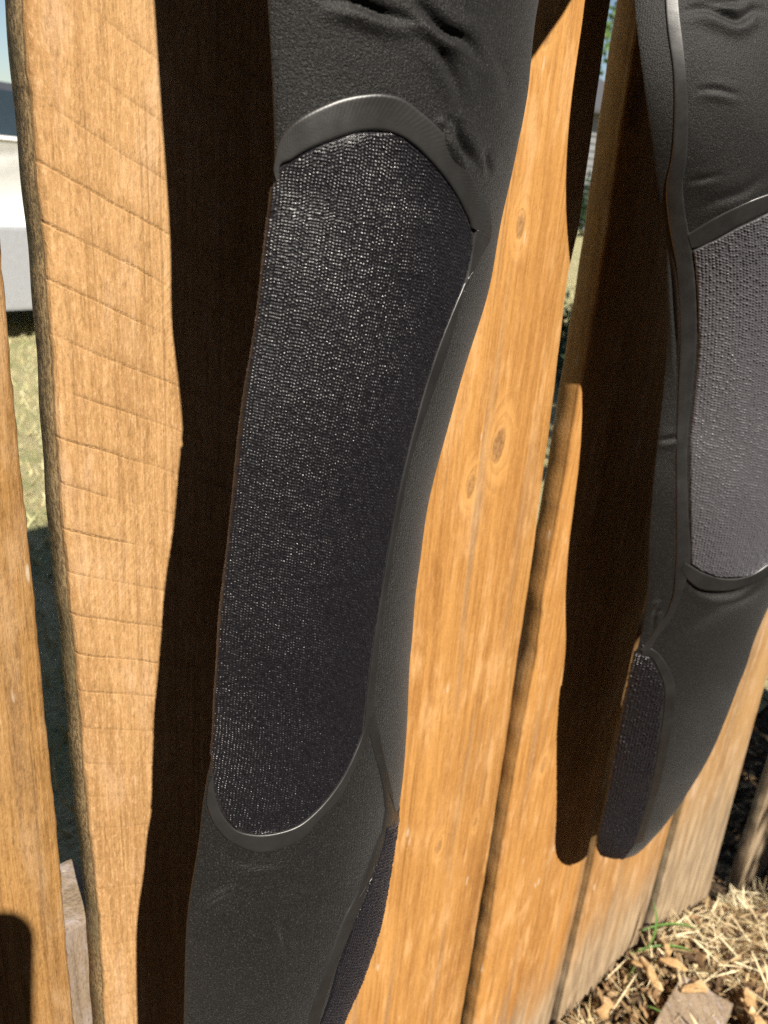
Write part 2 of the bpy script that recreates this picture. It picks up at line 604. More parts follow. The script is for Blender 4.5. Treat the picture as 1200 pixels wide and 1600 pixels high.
        return mesh_obj(name, P, grid_faces(n, len(k)), mat, parent)

    def panel(s, poly, name, mat, parent, step, base, amp, pu, pv, seed):
        """A fabric patch filling a closed outline given in (s, angle); the knit is real relief."""
        poly = np.asarray(poly)
        L = s.len[-1]
        s0, s1 = poly[:, 0].min(), poly[:, 0].max()
        nr = int((s1 - s0) * L / step)
        rows = np.linspace(s0 + 1e-5, s1 - 1e-5, nr)
        q = np.r_[poly, poly[:1]]
        lo, hi = np.full(nr, 9.0), np.full(nr, -9.0)
        for i in range(len(poly)):
            (sa, aa), (sb, ab) = q[i], q[i + 1]
            if sa == sb:
                continue
            t = (rows - sa) / (sb - sa)
            ok = (t >= 0) & (t <= 1)
            av = aa + t * (ab - aa)
            lo = np.where(ok, np.minimum(lo, av), lo)
            hi = np.where(ok, np.maximum(hi, av), hi)
        good = hi > lo
        rows, lo, hi = rows[good], lo[good], hi[good]
        nr = len(rows)
        arcw = np.interp(hi, s.th, s.arc) - np.interp(lo, s.th, s.arc)
        nc = int(arcw.max() / step)
        k = np.linspace(0, 1, nc)
        al, ah = np.interp(lo, s.th, s.arc), np.interp(hi, s.th, s.arc)
        arc = al[:, None] * (1 - k) + ah[:, None] * k
        A = np.interp(arc.ravel(), s.arc, s.th)
        U = np.repeat(rows, nc)
        u, v = arc.ravel(), U * L
        # stitches: short bars, every other column set half a row lower, none quite alike
        sh = u * 0.10
        u2 = u + 0.0001 * np.sin(v * 700 + 3 * np.sin(u * 90)) + 0.00025 * np.sin(v * 45)
        cu = u2 / pu
        ci = np.floor(cu)
        cv = (v + sh + 0.00025 * np.sin(u * 160 + v * 30)) / pv + 0.22 * (ci % 2) + 0.12 * np.sin(ci * 2.3)
        cj = np.floor(cv)
        rnd = np.modf(np.abs(np.sin(ci * 12.9898 + cj * 78.233 + seed) * 43758.5453))[0]
        fu, fv = cu - ci - 0.5, cv - cj - 0.5
        bump = np.clip(np.cos(math.pi * fu), 0, 1)**0.75 * np.clip(np.cos(math.pi * (fv + 0.25 * fu)), 0, 1)**0.9
        h = amp * (bump * (0.65 + 0.6 * rnd) + 0.25 * (rnd - 0.5) * bump)
        ed = np.minimum(np.minimum(k, 1 - k)[None] * arcw[:, None], np.minimum(np.arange(nr), np.arange(nr)[::-1])[:, None] * step).ravel()
        eb = np.clip(ed / 0.0011, 0, 1)
        off = (base + h) * eb - 0.0006 * (1 - eb)
        P = s.point(U, A, off)
        return mesh_obj(name, P, grid_faces(nr, nc), mat, parent)


# ------------------------------------------------------------------ ground
def ground_z(x, y):
    x, y = np.asarray(x, float), np.asarray(y, float)
    line = np.interp(x, [-3, 0.4, 0.62, 0.72, 0.80, 0.99, 1.27, 2.5, 6], [0.02, 0.0, -0.003, -0.012, -0.014, -0.10, -0.255, -0.3, -0.3])
    front = line + np.clip(-y, 0, 3) * 0.06
    back = -0.02 + np.clip((y - 0.1) / 4.2, 0, 1) * -0.28
    w = np.clip((y + 0.02) / 0.25, 0, 1)
    return front * (1 - w) + np.minimum(back, front) * w


def ground_mat():
    M = Mat('soil_and_mulch')
    v = M.coords()
    n1 = M.noise(v, 70.0, 4.0, 0.7)
    n2 = M.noise(v, 14.0, 3.0, 0.6)
    c = M.mix(n1.step(0.35, 0.7), (0.02, 0.013, 0.008), (0.13, 0.085, 0.045))
    c = M.mix(n2.step(0.5, 0.7) * 0.5, c, (0.06, 0.04, 0.022))
    return M.out(c, 0.95, M.bump(n1, 0.8, 0.01), 0.2)


def lawn_mat():
    M = Mat('dry_summer_lawn')
    x, y, z = M.xyz(M.coords())
    v = M.vec(x, y, z)
    n1 = M.noise(v, 90.0, 3.0, 0.7)
    n2 = M.noise(v, 5.0, 3.0, 0.6)
    n3 = M.noise(M.vec(x * 11.0 + 4.0, y * 4.0, z), 1.0, 3.0, 0.65)
    c = M.mix(n1.step(0.3, 0.7), (0.36, 0.31, 0.15), (0.62, 0.55, 0.32))
    c = M.mix((n3 * 0.6 + n2 * 0.4).step(0.47, 0.6) * 0.45, c, (0.22, 0.27, 0.10))
    return M.out(c, 0.9, M.bump(n1, 1.0, 0.03), 0.2)


m_soil, m_lawn = ground_mat(), lawn_mat()


def sheet(name, xs, ys, dz, mat, jitter=0.0):
    X, Y = np.meshgrid(xs, ys, indexing='ij')
    Z = ground_z(X, Y) + dz
    if jitter:
        Z = Z + jitter * (np.sin(X * 53 + 2 * np.sin(Y * 31)) * np.sin(Y * 67 + X * 19) + 0.5 * np.sin(X * 131 + Y * 97))
    return kind(mesh_obj(name, np.stack([X, Y, Z], -1).reshape(-1, 3), grid_faces(len(xs), len(ys)), mat), 'structure')


sheet('lawn', np.r_[np.linspace(-90, -4, 12), np.linspace(-3.5, 6, 90), np.linspace(7, 120, 16)],
      np.r_[np.linspace(0.22, 6, 60), np.linspace(7, 120, 16)], 0.0, m_lawn)
sheet('mulch_bed', np.r_[np.linspace(-90, -4, 8), np.linspace(-3.5, 0.4, 30), np.linspace(0.42, 2.4, 150), np.linspace(2.5, 90, 30)],
      np.r_[np.linspace(-60, -2, 12), np.linspace(-1.9, -0.62, 16), np.linspace(-0.6, 0.2, 90), [0.24]], -0.006, m_soil, 0.006)

# ------------------------------------------------------------------ fence
FENCE_H = 1.78
fence = tag(empty('wooden_fence', (0.5, 0.0, 0.0)), 'stained cedar fence of upright sawn boards with narrow gaps behind the wetsuit', 'fence')


def knots(px_list, x0):
    out = []
    for px, py, r, amp in px_list:
        p = on_y((px, py))[0]
        out.append((p[0] - x0, p[2], r, amp))
    return out


def board(left, right, mat_args, foot, thick=0.0164, wob=0.0008, seed=0, front=0.0):
    """left / right: (z, x) points of the front edges; an eased, slightly crooked plank."""
    zs = np.r_[np.linspace(foot, 1.1, 260), np.linspace(1.12, FENCE_H + 0.01 * math.sin(seed * 3.3), 24)]
    L, Rt = np.array(sorted(left)), np.array(sorted(right))
    xl = np.interp(zs, L[:, 0], L[:, 1])
    xr = np.interp(zs, Rt[:, 0], Rt[:, 1])
    ph = seed * 2.1
    wl = wob * (np.sin(zs * 19 + ph) + 0.6 * np.sin(zs * 47 + 2 * ph) + 0.35 * np.sin(zs * 173 + ph * 3))
    wr = wob * (np.sin(zs * 16 + 1.7 * ph) + 0.6 * np.sin(zs * 53 + ph) + 0.35 * np.sin(zs * 191 + ph))
    fw = front + 0.0006 * np.sin(zs * 8 + ph)
    e = 0.0016
    x0 = (xl.mean() + xr.mean()) / 2
    rings = []
    for i, z in enumerate(zs):
        a, b, f = xl[i] + wl[i], xr[i] + wr[i], fw[i]
        j = 0.00012 * math.sin(z * 420 + ph) + 0.00012 * math.sin(z * 911)
        fx = np.linspace(a + e, b - e, 7)
        cup = 0.0008 * (1 - ((fx - (a + b) / 2) / ((b - a) / 2))**2)
        ring = [(a + j, f + e + 0.0004), (a + 0.4 * e + j * 0.5, f + 0.4 * e)] + [(q, f - c) for q, c in zip(fx, cup)] + \
            [(b - 0.4 * e + j * 0.5, f + 0.4 * e), (b + j, f + e + 0.0004), (b, f + thick - e), (b - e, f + thick), (a + e, f + thick), (a, f + thick - e)]
        rings.append([(q[0], q[1], z) for q in ring])
    V = np.array(rings)
    n = V.shape[1]
    F = grid_faces(len(zs), n, True).tolist()
    F.append(list(range(n))[::-1])
    F.append([(len(zs) - 1) * n + i for i in range(n)])
    kl = knots(mat_args.pop('knots', []), x0)
    mat = wood_mat('cedar_board', knots=kl, seed=seed, **mat_args)
    o = mesh_obj('board', V.reshape(-1, 3), F, mat, fence, at=(x0, 0, 0))
    bm = bmesh.new()
    bm.from_mesh(o.data)
    for ed in bm.edges:
        if len(ed.link_faces) == 2 and ed.calc_face_angle() > 0.9:
            ed.smooth = False
    bm.to_mesh(o.data)
    bm.free()
    return o


ROUGH = dict(light=(0.54, 0.318, 0.137), dark=(0.335, 0.178, 0.066), fuzz=0.5, grey=0.2, streak=0.45)
ORANGE = dict(light=(0.53, 0.265, 0.076), dark=(0.31, 0.135, 0.033), fuzz=0.28, grey=0.5, edge=0.1)
G = 0.0
board([(0, -0.046), (1.8, -0.046)], [(0.0, 0.101), (0.6, 0.1015), (0.81, 0.1012), (1.8, 0.1)],
      dict(light=(0.42, 0.225, 0.075), dark=(0.2, 0.095, 0.028), fuzz=0.45, grey=0.25), 0.0, seed=1.3, wob=0.0003)
board([(0, 0.118), (0.45, 0.1158), (0.65, 0.1148), (0.87, 0.1130), (1.8, 0.112)], [(0, 0.263), (1.8, 0.262)],
      dict(saw=1.0, knots=[(258, 6, 0.009, 0.5), (332, 745, 0.010, 0.3), (270, 938, 0.005, 0.3), (266, 1190, 0.006, 0.3)], **ROUGH),
      0.0, seed=2.1, wob=0.0006)
board([(0, 0.271), (1.8, 0.269)],
      [(0, 0.425), (0.17, 0.424), (0.33, 0.4225), (0.44, 0.420), (0.53, 0.4175), (0.62, 0.416), (0.695, 0.412), (0.753, 0.408), (0.79, 0.4052), (0.81, 0.4078), (0.92, 0.4035), (1.8, 0.396)],
      dict(knots=[(778, 695, 0.0085, 1.0), (735, 757, 0.0055, 0.9), (812, 352, 0.0052, 0.9), (853, 42, 0.006, 0.8), (741, 1283, 0.004, 0.8),
                  (683, 1320, 0.005, 0.8), (700, 1097, 0.004, 0.35), (585, 1490, 0.011, 0.35)], **ORANGE), 0.0, seed=3.7, wob=0.0005)
board([(0, 0.4445), (0.15, 0.443), (0.27, 0.443), (0.37, 0.441), (0.53, 0.441), (0.577, 0.437), (0.65, 0.438), (0.73, 0.438), (0.78, 0.4355), (0.84, 0.4325), (0.88, 0.4305), (0.907, 0.4295), (1.8, 0.423)],
      [(0, 0.594), (1.8, 0.592)],
      dict(knots=[(848, 1197, 0.0055, 0.7), (992, 165, 0.012, 1.0), (942, 1150, 0.006, 0.9)], z_weather=(0.04, 0.16), **ORANGE), 0.0, seed=4.9)
board([(0, 0.614), (0.26, 0.610), (1.8, 0.606)], [(0, 0.788), (0.2, 0.791), (1.8, 0.79)],
      dict(light=(0.49, 0.27, 0.10), dark=(0.29, 0.14, 0.042), fuzz=0.25, grey=0.4, edge=0.3, z_weather=(0.02, 0.17)), -0.06, seed=5.3)
board([(-0.1, 0.826), (0.1, 0.818), (0.3, 0.816), (1.8, 0.812)], [(-0.1, 1.02), (0.1, 1.004), (0.28, 0.985), (1.8, 0.972)],
      dict(light=(0.48, 0.29, 0.125), dark=(0.29, 0.16, 0.06), fuzz=0.25, grey=0.35, edge=0.4, z_weather=(0.03, 0.26),
           knots=[(1143, 1181, 0.008, 0.6), (1119, 1229, 0.006, 0.6)]), -0.2, seed=6.2)
board([(-0.3, 1.172), (0.2, 1.166), (1.8, 1.16)], [(-0.3, 1.335), (1.8, 1.33)],
      dict(light=(0.42, 0.27, 0.13), dark=(0.25, 0.145, 0.06), fuzz=0.25, grey=0.5, edge=0.5, z_weather=(-0.05, 0.2)), -0.34, seed=7.4)
for i, xx in enumerate((1.353, 1.53, 1.71)):
    board([(-0.3, xx), (1.8, xx)], [(-0.3, xx + 0.16), (1.8, xx + 0.16)], dict(z_weather=(-0.1, 0.15), **ORANGE), -0.36, seed=8.3 + i)
for i, xx in enumerate((-0.206, -0.37, -0.53)):
    board([(0.0, xx), (1.8, xx)], [(0, xx + 0.148), (1.8, xx + 0.148)], dict(ORANGE), 0.0, seed=12.1 + i)
m_rail = wood_mat('weathered_rail', (0.27, 0.20, 0.13), (0.10, 0.068, 0.042), 21.0, grey=0.6, fuzz=0.5, edge=0.0)
for z0 in (0.415, 1.45):
    bm = bmesh.new()
    box(bm, (-0.7, 0.0172, z0), (0.1285 if z0 < 1 else 1.9, 0.056, z0 + 0.088), 0.003)
    bm_obj('rail', bm, m_rail, fence, at=(0.0, 0.03, z0))
    if z0 < 1:
        bm = bmesh.new()
        box(bm, (0.1325, 0.0172, z0 - 0.012), (1.9, 0.056, z0 + 0.080), 0.003)
        bm_obj('rail', bm, m_rail, fence, at=(1.0, 0.03, z0))

# ------------------------------------------------------------------ wetsuit
suit = tag(empty('wetsuit', (0.3, -0.07, 0.98)), 'black wetsuit hung over the fence with long ribbed knee pads and taped seams', 'wetsuit')

LEFT = [(421, -300, 905, -150), (416, -90, 852, -60), (416, 0, 839, 5), (428, 117, 827, 110), (430, 200, 819, 200), (431, 260, 803, 258), (424, 320, 783, 325), (413, 410, 772, 428),
        (402, 517, 741, 525), (391, 575, 726, 572), (380, 651, 703, 648), (370, 751, 675, 745), (357, 867, 657, 867), (343, 1001, 642, 1001),
        (337, 1090, 637, 1088), (331, 1185, 632, 1195), (317, 1250, 621, 1255), (312, 1310, 612, 1320), (303, 1370, 604, 1385), (294, 1410, 594, 1418),
        (290, 1455, 582, 1458), (288, 1520, 556, 1522), (287, 1600, 523, 1600), (286, 1700, 490, 1700), (287, 1900, 460, 1890)]
left = Leg(LEFT, [0.088] * len(LEFT), math.radians(-5), 0.38, 0.0007,
           [((0.118, -0.088, 1.12), (0.37, -0.10, 1.12)), ((0.122, -0.088, 1.05), (0.350, -0.10, 1.04)), ((0.124, -0.088, 1.01), (0.316, -0.10, 1.0)), ((0.127, -0.088, 0.965), (0.264, -0.105, 0.955))], power=0.86)
RIGHT = [(990, -600, 1330, -420), (990, -120, 1330, -60), (990, 0, 1330, 60), (1002, 100, 1330, 160), (1016, 200, 1326, 262), (1030, 305, 1325, 360), (1041, 370, 1325, 430),
         (1044, 480, 1320, 520), (1040, 570, 1315, 600), (1031, 660, 1305, 690), (1019, 770, 1290, 760), (1013, 867, 1262, 830), (1011, 945, 1225, 900),
         (1001, 992, 1190, 965), (988, 1045, 1168, 1035), (973, 1115, 1150, 1078), (959, 1190, 1120, 1155), (947, 1255, 1093, 1201),
         (938, 1295, 1060, 1255), (933, 1322, 1025, 1298), (939, 1336, 1007, 1316)]
RS = [0.02, 0.024, 0.032, 0.04, 0.045, 0.048, 0.05, 0.052, 0.0535, 0.055, 0.058, 0.060, 0.061, 0.060, 0.058, 0.055, 0.050, 0.046, 0.043, 0.041, 0.040]
right = Leg(RIGHT, RS, np.radians(np.interp(np.arange(len(RIGHT)), [0, 10, 13, 20], [20, 20, 18, 12])), 0.30, 0.0011, [((0.325, -0.03, 1.11), (0.44, -0.11, 1.10))], power=0.86)

WL = [([(500, -2), (560, 6), (600, 22), (652, 34)], 0.0030, 0.0017), ([(640, -6), (668, 22), (692, 46), (730, 66), (752, 96)], 0.0034, 0.0018),
      ([(652, 50), (690, 88), (710, 128), (722, 166)], 0.0016, 0.0014), ([(700, 178), (704, 198)], 0.0016, 0.0011), ([(711, 186), (718, 214), (730, 240), (745, 257), (750, 258)], 0.0036, 0.0014),
      ([(757, 236), (762, 256), (766, 274)], 0.0016, 0.001), ([(432, 1432), (440, 1455), (448, 1480), (456, 1494)], 0.0015, 0.0012), ([(305, 1425), (340, 1400), (375, 1385)], -0.0014, 0.0016), ([(345, 1335), (400, 1350), (470, 1338)], 0.0009, 0.0022),
      ([(420, 1370), (480, 1400), (520, 1385)], 0.0007, 0.003), ([(760, 60), (790, 120), (800, 170)], 0.0008, 0.002)]
WR = [([(1064, 20), (1100, 14), (1135, 26), (1150, 32), (1180, 16), (1200, 20)], 0.0038, 0.0024), ([(1095, 2), (1130, 6), (1165, 2)], 0.0026, 0.0018), ([(1085, 142), (1110, 140), (1160, 150)], 0.0016, 0.0016),
      ([(1070, 285), (1100, 280), (1128, 272)], 0.001, 0.0018), ([(1085, 330), (1120, 314), (1160, 300), (1200, 268)], 0.0014, 0.003), ([(1026, 690), (1046, 686), (1060, 682)], 0.0024, 0.0018),
      ([(1018, 1000), (1030, 945), (1040, 935)], 0.001, 0.002), ([(1075, 908), (1100, 926), (1135, 928), (1200, 898)], 0.0035, 0.0028), ([(1040, 1000), (1100, 960), (1200, 915)], -0.0022, 0.008),
      ([(1040, 370), (1048, 420), (1054, 500), (1058, 600)], 0.0016, 0.0012), ([(1016, 960), (1036, 952)], 0.0014, 0.0012), ([(1016, 940), (1036, 934)], 0.0014, 0.0012)]
legL = left.body(WL, m_neo, suit)
legR = right.body(WR, m_neo, suit)

PAD_IN = [(437, 263), (453, 252), (483, 233), (517, 219), (550, 208), (585, 203), (610, 207), (633, 217), (667, 247), (690, 273), (713, 307), (728, 337), (737, 367), (737, 393), (727, 433), (707, 483), (687, 534),
          (657, 627), (633, 721), (618, 787), (607, 851), (597, 911), (583, 1001), (575, 1064), (572, 1088), (567, 1141), (553, 1178), (537, 1211), (517, 1241), (493, 1268), (467, 1289), (433, 1301), (400, 1304),
          (367, 1295), (350, 1276), (340, 1255), (335, 1232)]
pp = left.at(PAD_IN)
WRAP = 0.75
poly = np.r_[pp, [(pp[-1, 0] - 0.045, math.pi + WRAP), (pp[0, 0] + 0.02, math.pi + WRAP), (pp[0, 0] + 0.005, pp[0, 1] + 0.2)]]
left.panel(poly, 'knee_pad', m_knit, legL, 0.00024, 0.0006, 0.00033, 0.00104, 0.00094, 1.0)
# tape round the pad: over the top and down the right side, then under the bottom
IN1 = [(441, 300), (436, 270)] + PAD_IN[1:25]
OUT1 = [(428, 262), (434, 230), (453, 197), (490, 173), (533, 155), (587, 147), (620, 150), (647, 168), (683, 199), (713, 238), (740, 282), (757, 318), (768, 348), (765, 368), (750, 400), (728, 443), (702, 534), (670, 627),
        (645, 701), (630, 767), (617, 834), (607, 901), (593, 984), (585, 1064), (582, 1088)]
left.ribbon(IN1, OUT1, 0.0007, m_tape, legL, rib=0.00004, n=300)
IN2 = [(572, 1080), (567, 1141), (553, 1178), (537, 1211), (517, 1241), (493, 1268), (467, 1289), (433, 1301), (400, 1304), (367, 1295), (350, 1276), (340, 1255), (334, 1228), (336, 1205)]
OUT2 = [(582, 1080), (578, 1135), (570, 1161), (550, 1206), (530, 1246), (500, 1279), (467, 1313), (433, 1327), (400, 1331), (379, 1324), (352, 1308), (333, 1283), (324, 1257), (326, 1225)]
left.ribbon(IN2, OUT2, 0.0006, m_tape, legL, rib=0.00004, n=240)
left.ribbon([(574, 1095), (578, 1150), (583, 1172), (592, 1205), (599, 1240), (600, 1281), (587, 1321), (563, 1385), (537, 1437), (510, 1511), (480, 1600), (470, 1660)],
            [(583, 1095), (591, 1140), (597, 1172), (607, 1215), (614, 1250), (613, 1281), (594, 1321), (572, 1385), (549, 1437), (524, 1511), (497, 1600), (487, 1660)], 0.0005, m_tape, legL, n=240)
cp = left.at([(602, 1290), (596, 1322), (573, 1386), (550, 1438), (525, 1512), (498, 1600), (480, 1690)])
poly = np.r_[cp, [(cp[-1, 0], -0.7), (cp[0, 0] + 0.01, -0.7)]]
left.panel(poly, 'calf_patch', m_knit, legL, 0.00032, 0.0005, 0.0006, 0.00150, 0.0014, 2.0)

# right leg
left_of = [(1038, -30), (1039, 0), (1041, 33), (1052, 117), (1053, 183), (1050, 240), (1041, 293), (1045, 350), (1057, 417), (1063, 534), (1060, 611), (1057, 694), (1057, 801), (1056, 884), (1048, 944), (1031, 974), (1012, 1000), (1000, 1016)]
right_of = [(1060, -30), (1060, 0), (1065, 50), (1072, 117), (1075, 183), (1073, 240), (1067, 300), (1075, 360), (1082, 405), (1088, 534), (1083, 601), (1074, 691), (1075, 801), (1077, 884), (1064, 930), (1052, 962), (1032, 988), (1014, 1018)]
right.ribbon(left_of, right_of, 0.0006, m_tape, legR, n=260)
right.ribbon([(1080, 388), (1087, 387), (1117, 373), (1153, 353), (1200, 330), (1270, 312)], [(1074, 366), (1079, 363), (1117, 340), (1150, 323), (1200, 303), (1270, 285)], 0.0007, m_tape, legR, n=120)
right.ribbon([(1070, 878), (1080, 884), (1093, 892), (1120, 902), (1150, 904), (1173, 898), (1200, 882), (1240, 850)], [(1063, 890), (1074, 905), (1090, 918), (1120, 923), (1150, 920), (1173, 912), (1200, 899), (1243, 872)], 0.0008, m_tape, legR, n=120)
kp = right.at([(1081, 392), (1117, 375), (1153, 355), (1200, 332), (1270, 314), (1305, 420), (1300, 600), (1280, 760), (1240, 850), (1200, 880), (1173, 896), (1150, 902), (1120, 900), (1093, 890), (1079, 880),
               (1077, 801), (1076, 691), (1085, 601), (1090, 534), (1085, 420)])
right.panel(kp, 'knee_pad', m_knit_lit, legR, 0.0004, 0.0006, 0.0007, 0.0018, 0.0016, 3.0)
hp = right.at([(1000, 1022), (1015, 1026), (1028, 1047), (1037, 1075), (1037, 1095), (1027, 1168), (1013, 1241), (1000, 1285), (990, 1320)])
poly = np.r_[hp, [(1.0, hp[-1, 1]), (1.0, math.pi + 0.8), (hp[0, 0], math.pi + 0.8)]]
right.panel(poly, 'calf_patch', m_knit, legR, 0.00045, 0.0006, 0.001, 0.0026, 0.0024, 4.0)
right.ribbon([(1003, 1024), (1017, 1027), (1029, 1048), (1038, 1075), (1038, 1095), (1028, 1168), (1014, 1241), (1001, 1285), (991, 1318)],
             [(1004, 1008), (1024, 1017), (1043, 1041), (1054, 1070), (1055, 1090), (1047, 1151), (1033, 1218), (1018, 1268), (1004, 1314)], 0.0005, m_tape, legR, n=140)

# hips and body of the suit, folded over the top of the fence
path = np.array([(0.285, -0.085, 1.05), (0.285, -0.085, 1.12), (0.29, -0.075, 1.28), (0.29, -0.06, 1.5), (0.29, -0.045, 1.72), (0.29, -0.025, 1.81), (0.29, 0.008, 1.835), (0.29, 0.042, 1.81), (0.29, 0.055, 1.7), (0.29, 0.058, 1.5)])
half = np.array([0.03, 0.15, 0.17, 0.16, 0.18, 0.19, 0.19, 0.19, 0.185, 0.18])
dep = np.array([0.012, 0.035, 0.038, 0.03, 0.026, 0.022, 0.02, 0.02, 0.02, 0.014])
Q = crom(np.c_[path, half, dep], 160)
T = np.gradient(Q[:, :3], axis=0)
T /= np.linalg.norm(T, axis=1)[:, None]
Nn = np.cross(np.array([1.0, 0, 0]), T)
a = np.linspace(0, 2 * math.pi, 96, endpoint=False)
V = Q[:, None, :3] + Q[:, None, 3:4] * np.cos(a)[None, :, None] * np.array([1.0, 0, 0]) + Q[:, None, 4:5] * np.sin(a)[None, :, None] * Nn[:, None]
F = grid_faces(160, 96, True).tolist() + [list(range(96)), [159 * 96 + i for i in range(96)][::-1]]
mesh_obj('hip_panel', V.reshape(-1, 3), F, m_neo, suit)


# ------------------------------------------------------------------ loose mulch, straw and grass at the fence foot
def chip_mat():
    M = Mat('wood_chips')
    x, y, z = M.xyz(M.coords())
    geo = M.t.nodes.new('ShaderNodeNewGeometry')
    rnd = S(M.t, geo.outputs['Random Per Island'])
    n = M.noise(M.vec(x * 260.0, y * 60.0, z * 200.0), 1.0, 3.0, 0.6)
    c = M.mix(rnd.step(0.0, 0.6), (0.07, 0.042, 0.024), (0.27, 0.165, 0.08))
    c = M.mix(rnd.step(0.62, 1.0), c, (0.56, 0.43, 0.24))
    c = M.mix(n.step(0.35, 0.65) * 0.5, c, (0.07, 0.04, 0.02))
    return M.out(c, 0.8, M.bump(n, 0.5, 0.001), 0.25)


def straw_mat():
    M = Mat('dry_straw')
    geo = M.t.nodes.new('ShaderNodeNewGeometry')
    rnd = S(M.t, geo.outputs['Random Per Island'])
    c = M.mix(rnd.step(0.0, 1.0), (0.34, 0.25, 0.12), (0.74, 0.64, 0.42))
    return M.out(c, 0.6, None, 0.3)


def plain(name, c, rough=0.6, **kw):
    M = Mat(name)
    n = M.noise(M.coords(), 35.0, 3.0, 0.6)
    return M.out(M.mix(n, [q * 0.82 for q in c], [min(1, q * 1.15) for q in c]), rough, **kw)


m_chip, m_straw = chip_mat(), straw_mat()
m_blade = plain('green_blade', (0.11, 0.23, 0.05), 0.5)


def chip_mesh(L, W, T, curl, twist, seed):
    """A split shaving: pointed ends, curled along its length, ragged edges."""
    r = np.random.default_rng(seed)
    n = 7
    t = np.linspace(-1, 1, n)
    w = W / 2 * (1 - np.abs(t)**5 * 0.7) * (1 + r.normal(0, 0.22, n))
    z = curl * L * (1 - t**2) + r.normal(0, T * 0.4, n)
    top, V = [], []
    for i in range(n):
        tw = twist * t[i]
        for k in (-1.0, 0.0, 1.0):
            V.append((t[i] * L / 2, k * w[i] * math.cos(tw), z[i] + k * w[i] * math.sin(tw) + 0.25 * W * (1 - k * k) * curl * 2 + T / 2))
    for i in range(n):
        tw = twist * t[i]
        for k in (-1.0, 0.0, 1.0):
            V.append((t[i] * L / 2, k * w[i] * 0.92 * math.cos(tw), z[i] + k * w[i] * math.sin(tw) + 0.25 * W * (1 - k * k) * curl * 2 - T / 2))
    F = []
    o = n * 3
    for i in range(n - 1):
        for k in range(2):
            a = i * 3 + k
            F.append((a, a + 3, a + 4, a + 1))
            F.append((o + a, o + a + 1, o + a + 4, o + a + 3))
        F.append((i * 3, o + i * 3, o + i * 3 + 3, i * 3 + 3))
        F.append((i * 3 + 2, i * 3 + 5, o + i * 3 + 5, o + i * 3 + 2))
    F.append((0, 1, o + 1, o)); F.append((1, 2, o + 2, o + 1))
    e = (n - 1) * 3
    F.append((e, o + e, o + e + 1, e + 1)); F.append((e + 1, o + e + 1, o + e + 2, e + 2))
    return np.array(V), F


def rot_euler(ax, ay, az):
    return np.array(Matrix.Rotation(az, 3, 'Z') @ Matrix.Rotation(ay, 3, 'Y') @ Matrix.Rotation(ax, 3, 'X'))


protos = [chip_mesh(1.0, R.uniform(0.2, 0.45), 0.05, R.uniform(0.0, 0.14), R.uniform(-0.5, 0.5), 40 + i) for i in range(12)]


def litter(name, n, size, place, mat, flat=0.5, lift=0.012, thin=1.0):
    V, F, base = [], [], 0
    for i in range(n):
        v, f = protos[R.randrange(12)]
        x, y = place()
        s = R.uniform(*size)
        w = v * np.array([s, s * thin, s * (thin if thin < 1 else 1)])
        w = w @ rot_euler(R.gauss(0, flat), R.gauss(0, flat), R.uniform(0, 6.283)).T
        z = float(ground_z(x, y)) + R.uniform(-0.004, lift)
        w = w + np.array([x, y, z])
        if w[:, 1].max() > -0.002 and y < 0.0:
            w[:, 1] -= w[:, 1].max() + R.uniform(0.002, 0.012)
        V.append(w)
        F += [tuple(q + base for q in g) for g in f]
        base += len(v)
    return kind(mesh_obj(name, np.concatenate(V), F, mat, smooth=False), 'stuff')


def near():
    while True:
        x = R.uniform(0.52, 1.75)
        y = -abs(R.gauss(0, 0.16)) - 0.003
        if y > -0.6:
            return x, y


litter('mulch', 6500, (0.005, 0.021), near, m_chip, 0.55, 0.012)
litter('mulch', 1100, (0.008, 0.03), lambda: (R.uniform(0.5, 1.7), R.uniform(0.02, 0.2)), m_chip, 0.4, 0.006)


def straw_place():
    x = min(max(R.gauss(1.0, 0.22), 0.62), 1.7)
    return x, -abs(R.gauss(0.03, 0.08)) - 0.008


litter('straw', 800, (0.02, 0.06), straw_place, m_straw, 0.4, 0.024, thin=0.12)

m_chip_big = wood_mat('split_chip', (0.52, 0.35, 0.17), (0.27, 0.155, 0.065), 31.0, fuzz=0.2, grey=0.1, edge=0.0)
CH = [((1012, 1520), 0.034, 0.42, 0.10, (0.5, -0.5, 1.25), 'pale tan split wood chip standing on edge beside the grey plank'),
      ((1000, 1512), 0.026, 0.4, 0.12, (0.4, -0.5, 2.3), 'short brown wood chip lying left of the standing tan chip'),
      ((1084, 1546), 0.034, 0.38, 0.10, (0.2, 0.1, -0.5), 'curled tan wood chip lying on the grey plank'),
      ((1052, 1508), 0.034, 0.25, 0.06, (0.2, 0.2, -0.95), 'narrow reddish wood chip at the upper corner of the grey plank'),
      ((1170, 1560), 0.03, 0.45, 0.10, (0.3, 0.2, 0.4), 'pale thick wood chip right of the grey plank'),
      ((1185, 1598), 0.03, 0.4, 0.05, (0.2, -0.2, 1.0), 'tan wood chip at the lower right corner of the picture'),
      ((945, 1577), 0.03, 0.4, 0.08, (0.2, 0.1, 0.2), 'brown wood chip at the foot of the fence, nearest to the left'),
      ((1040, 1480), 0.026, 0.3, 0.06, (0.2, 0.2, 0.8), 'small tan wood chip under the green grass blades')]
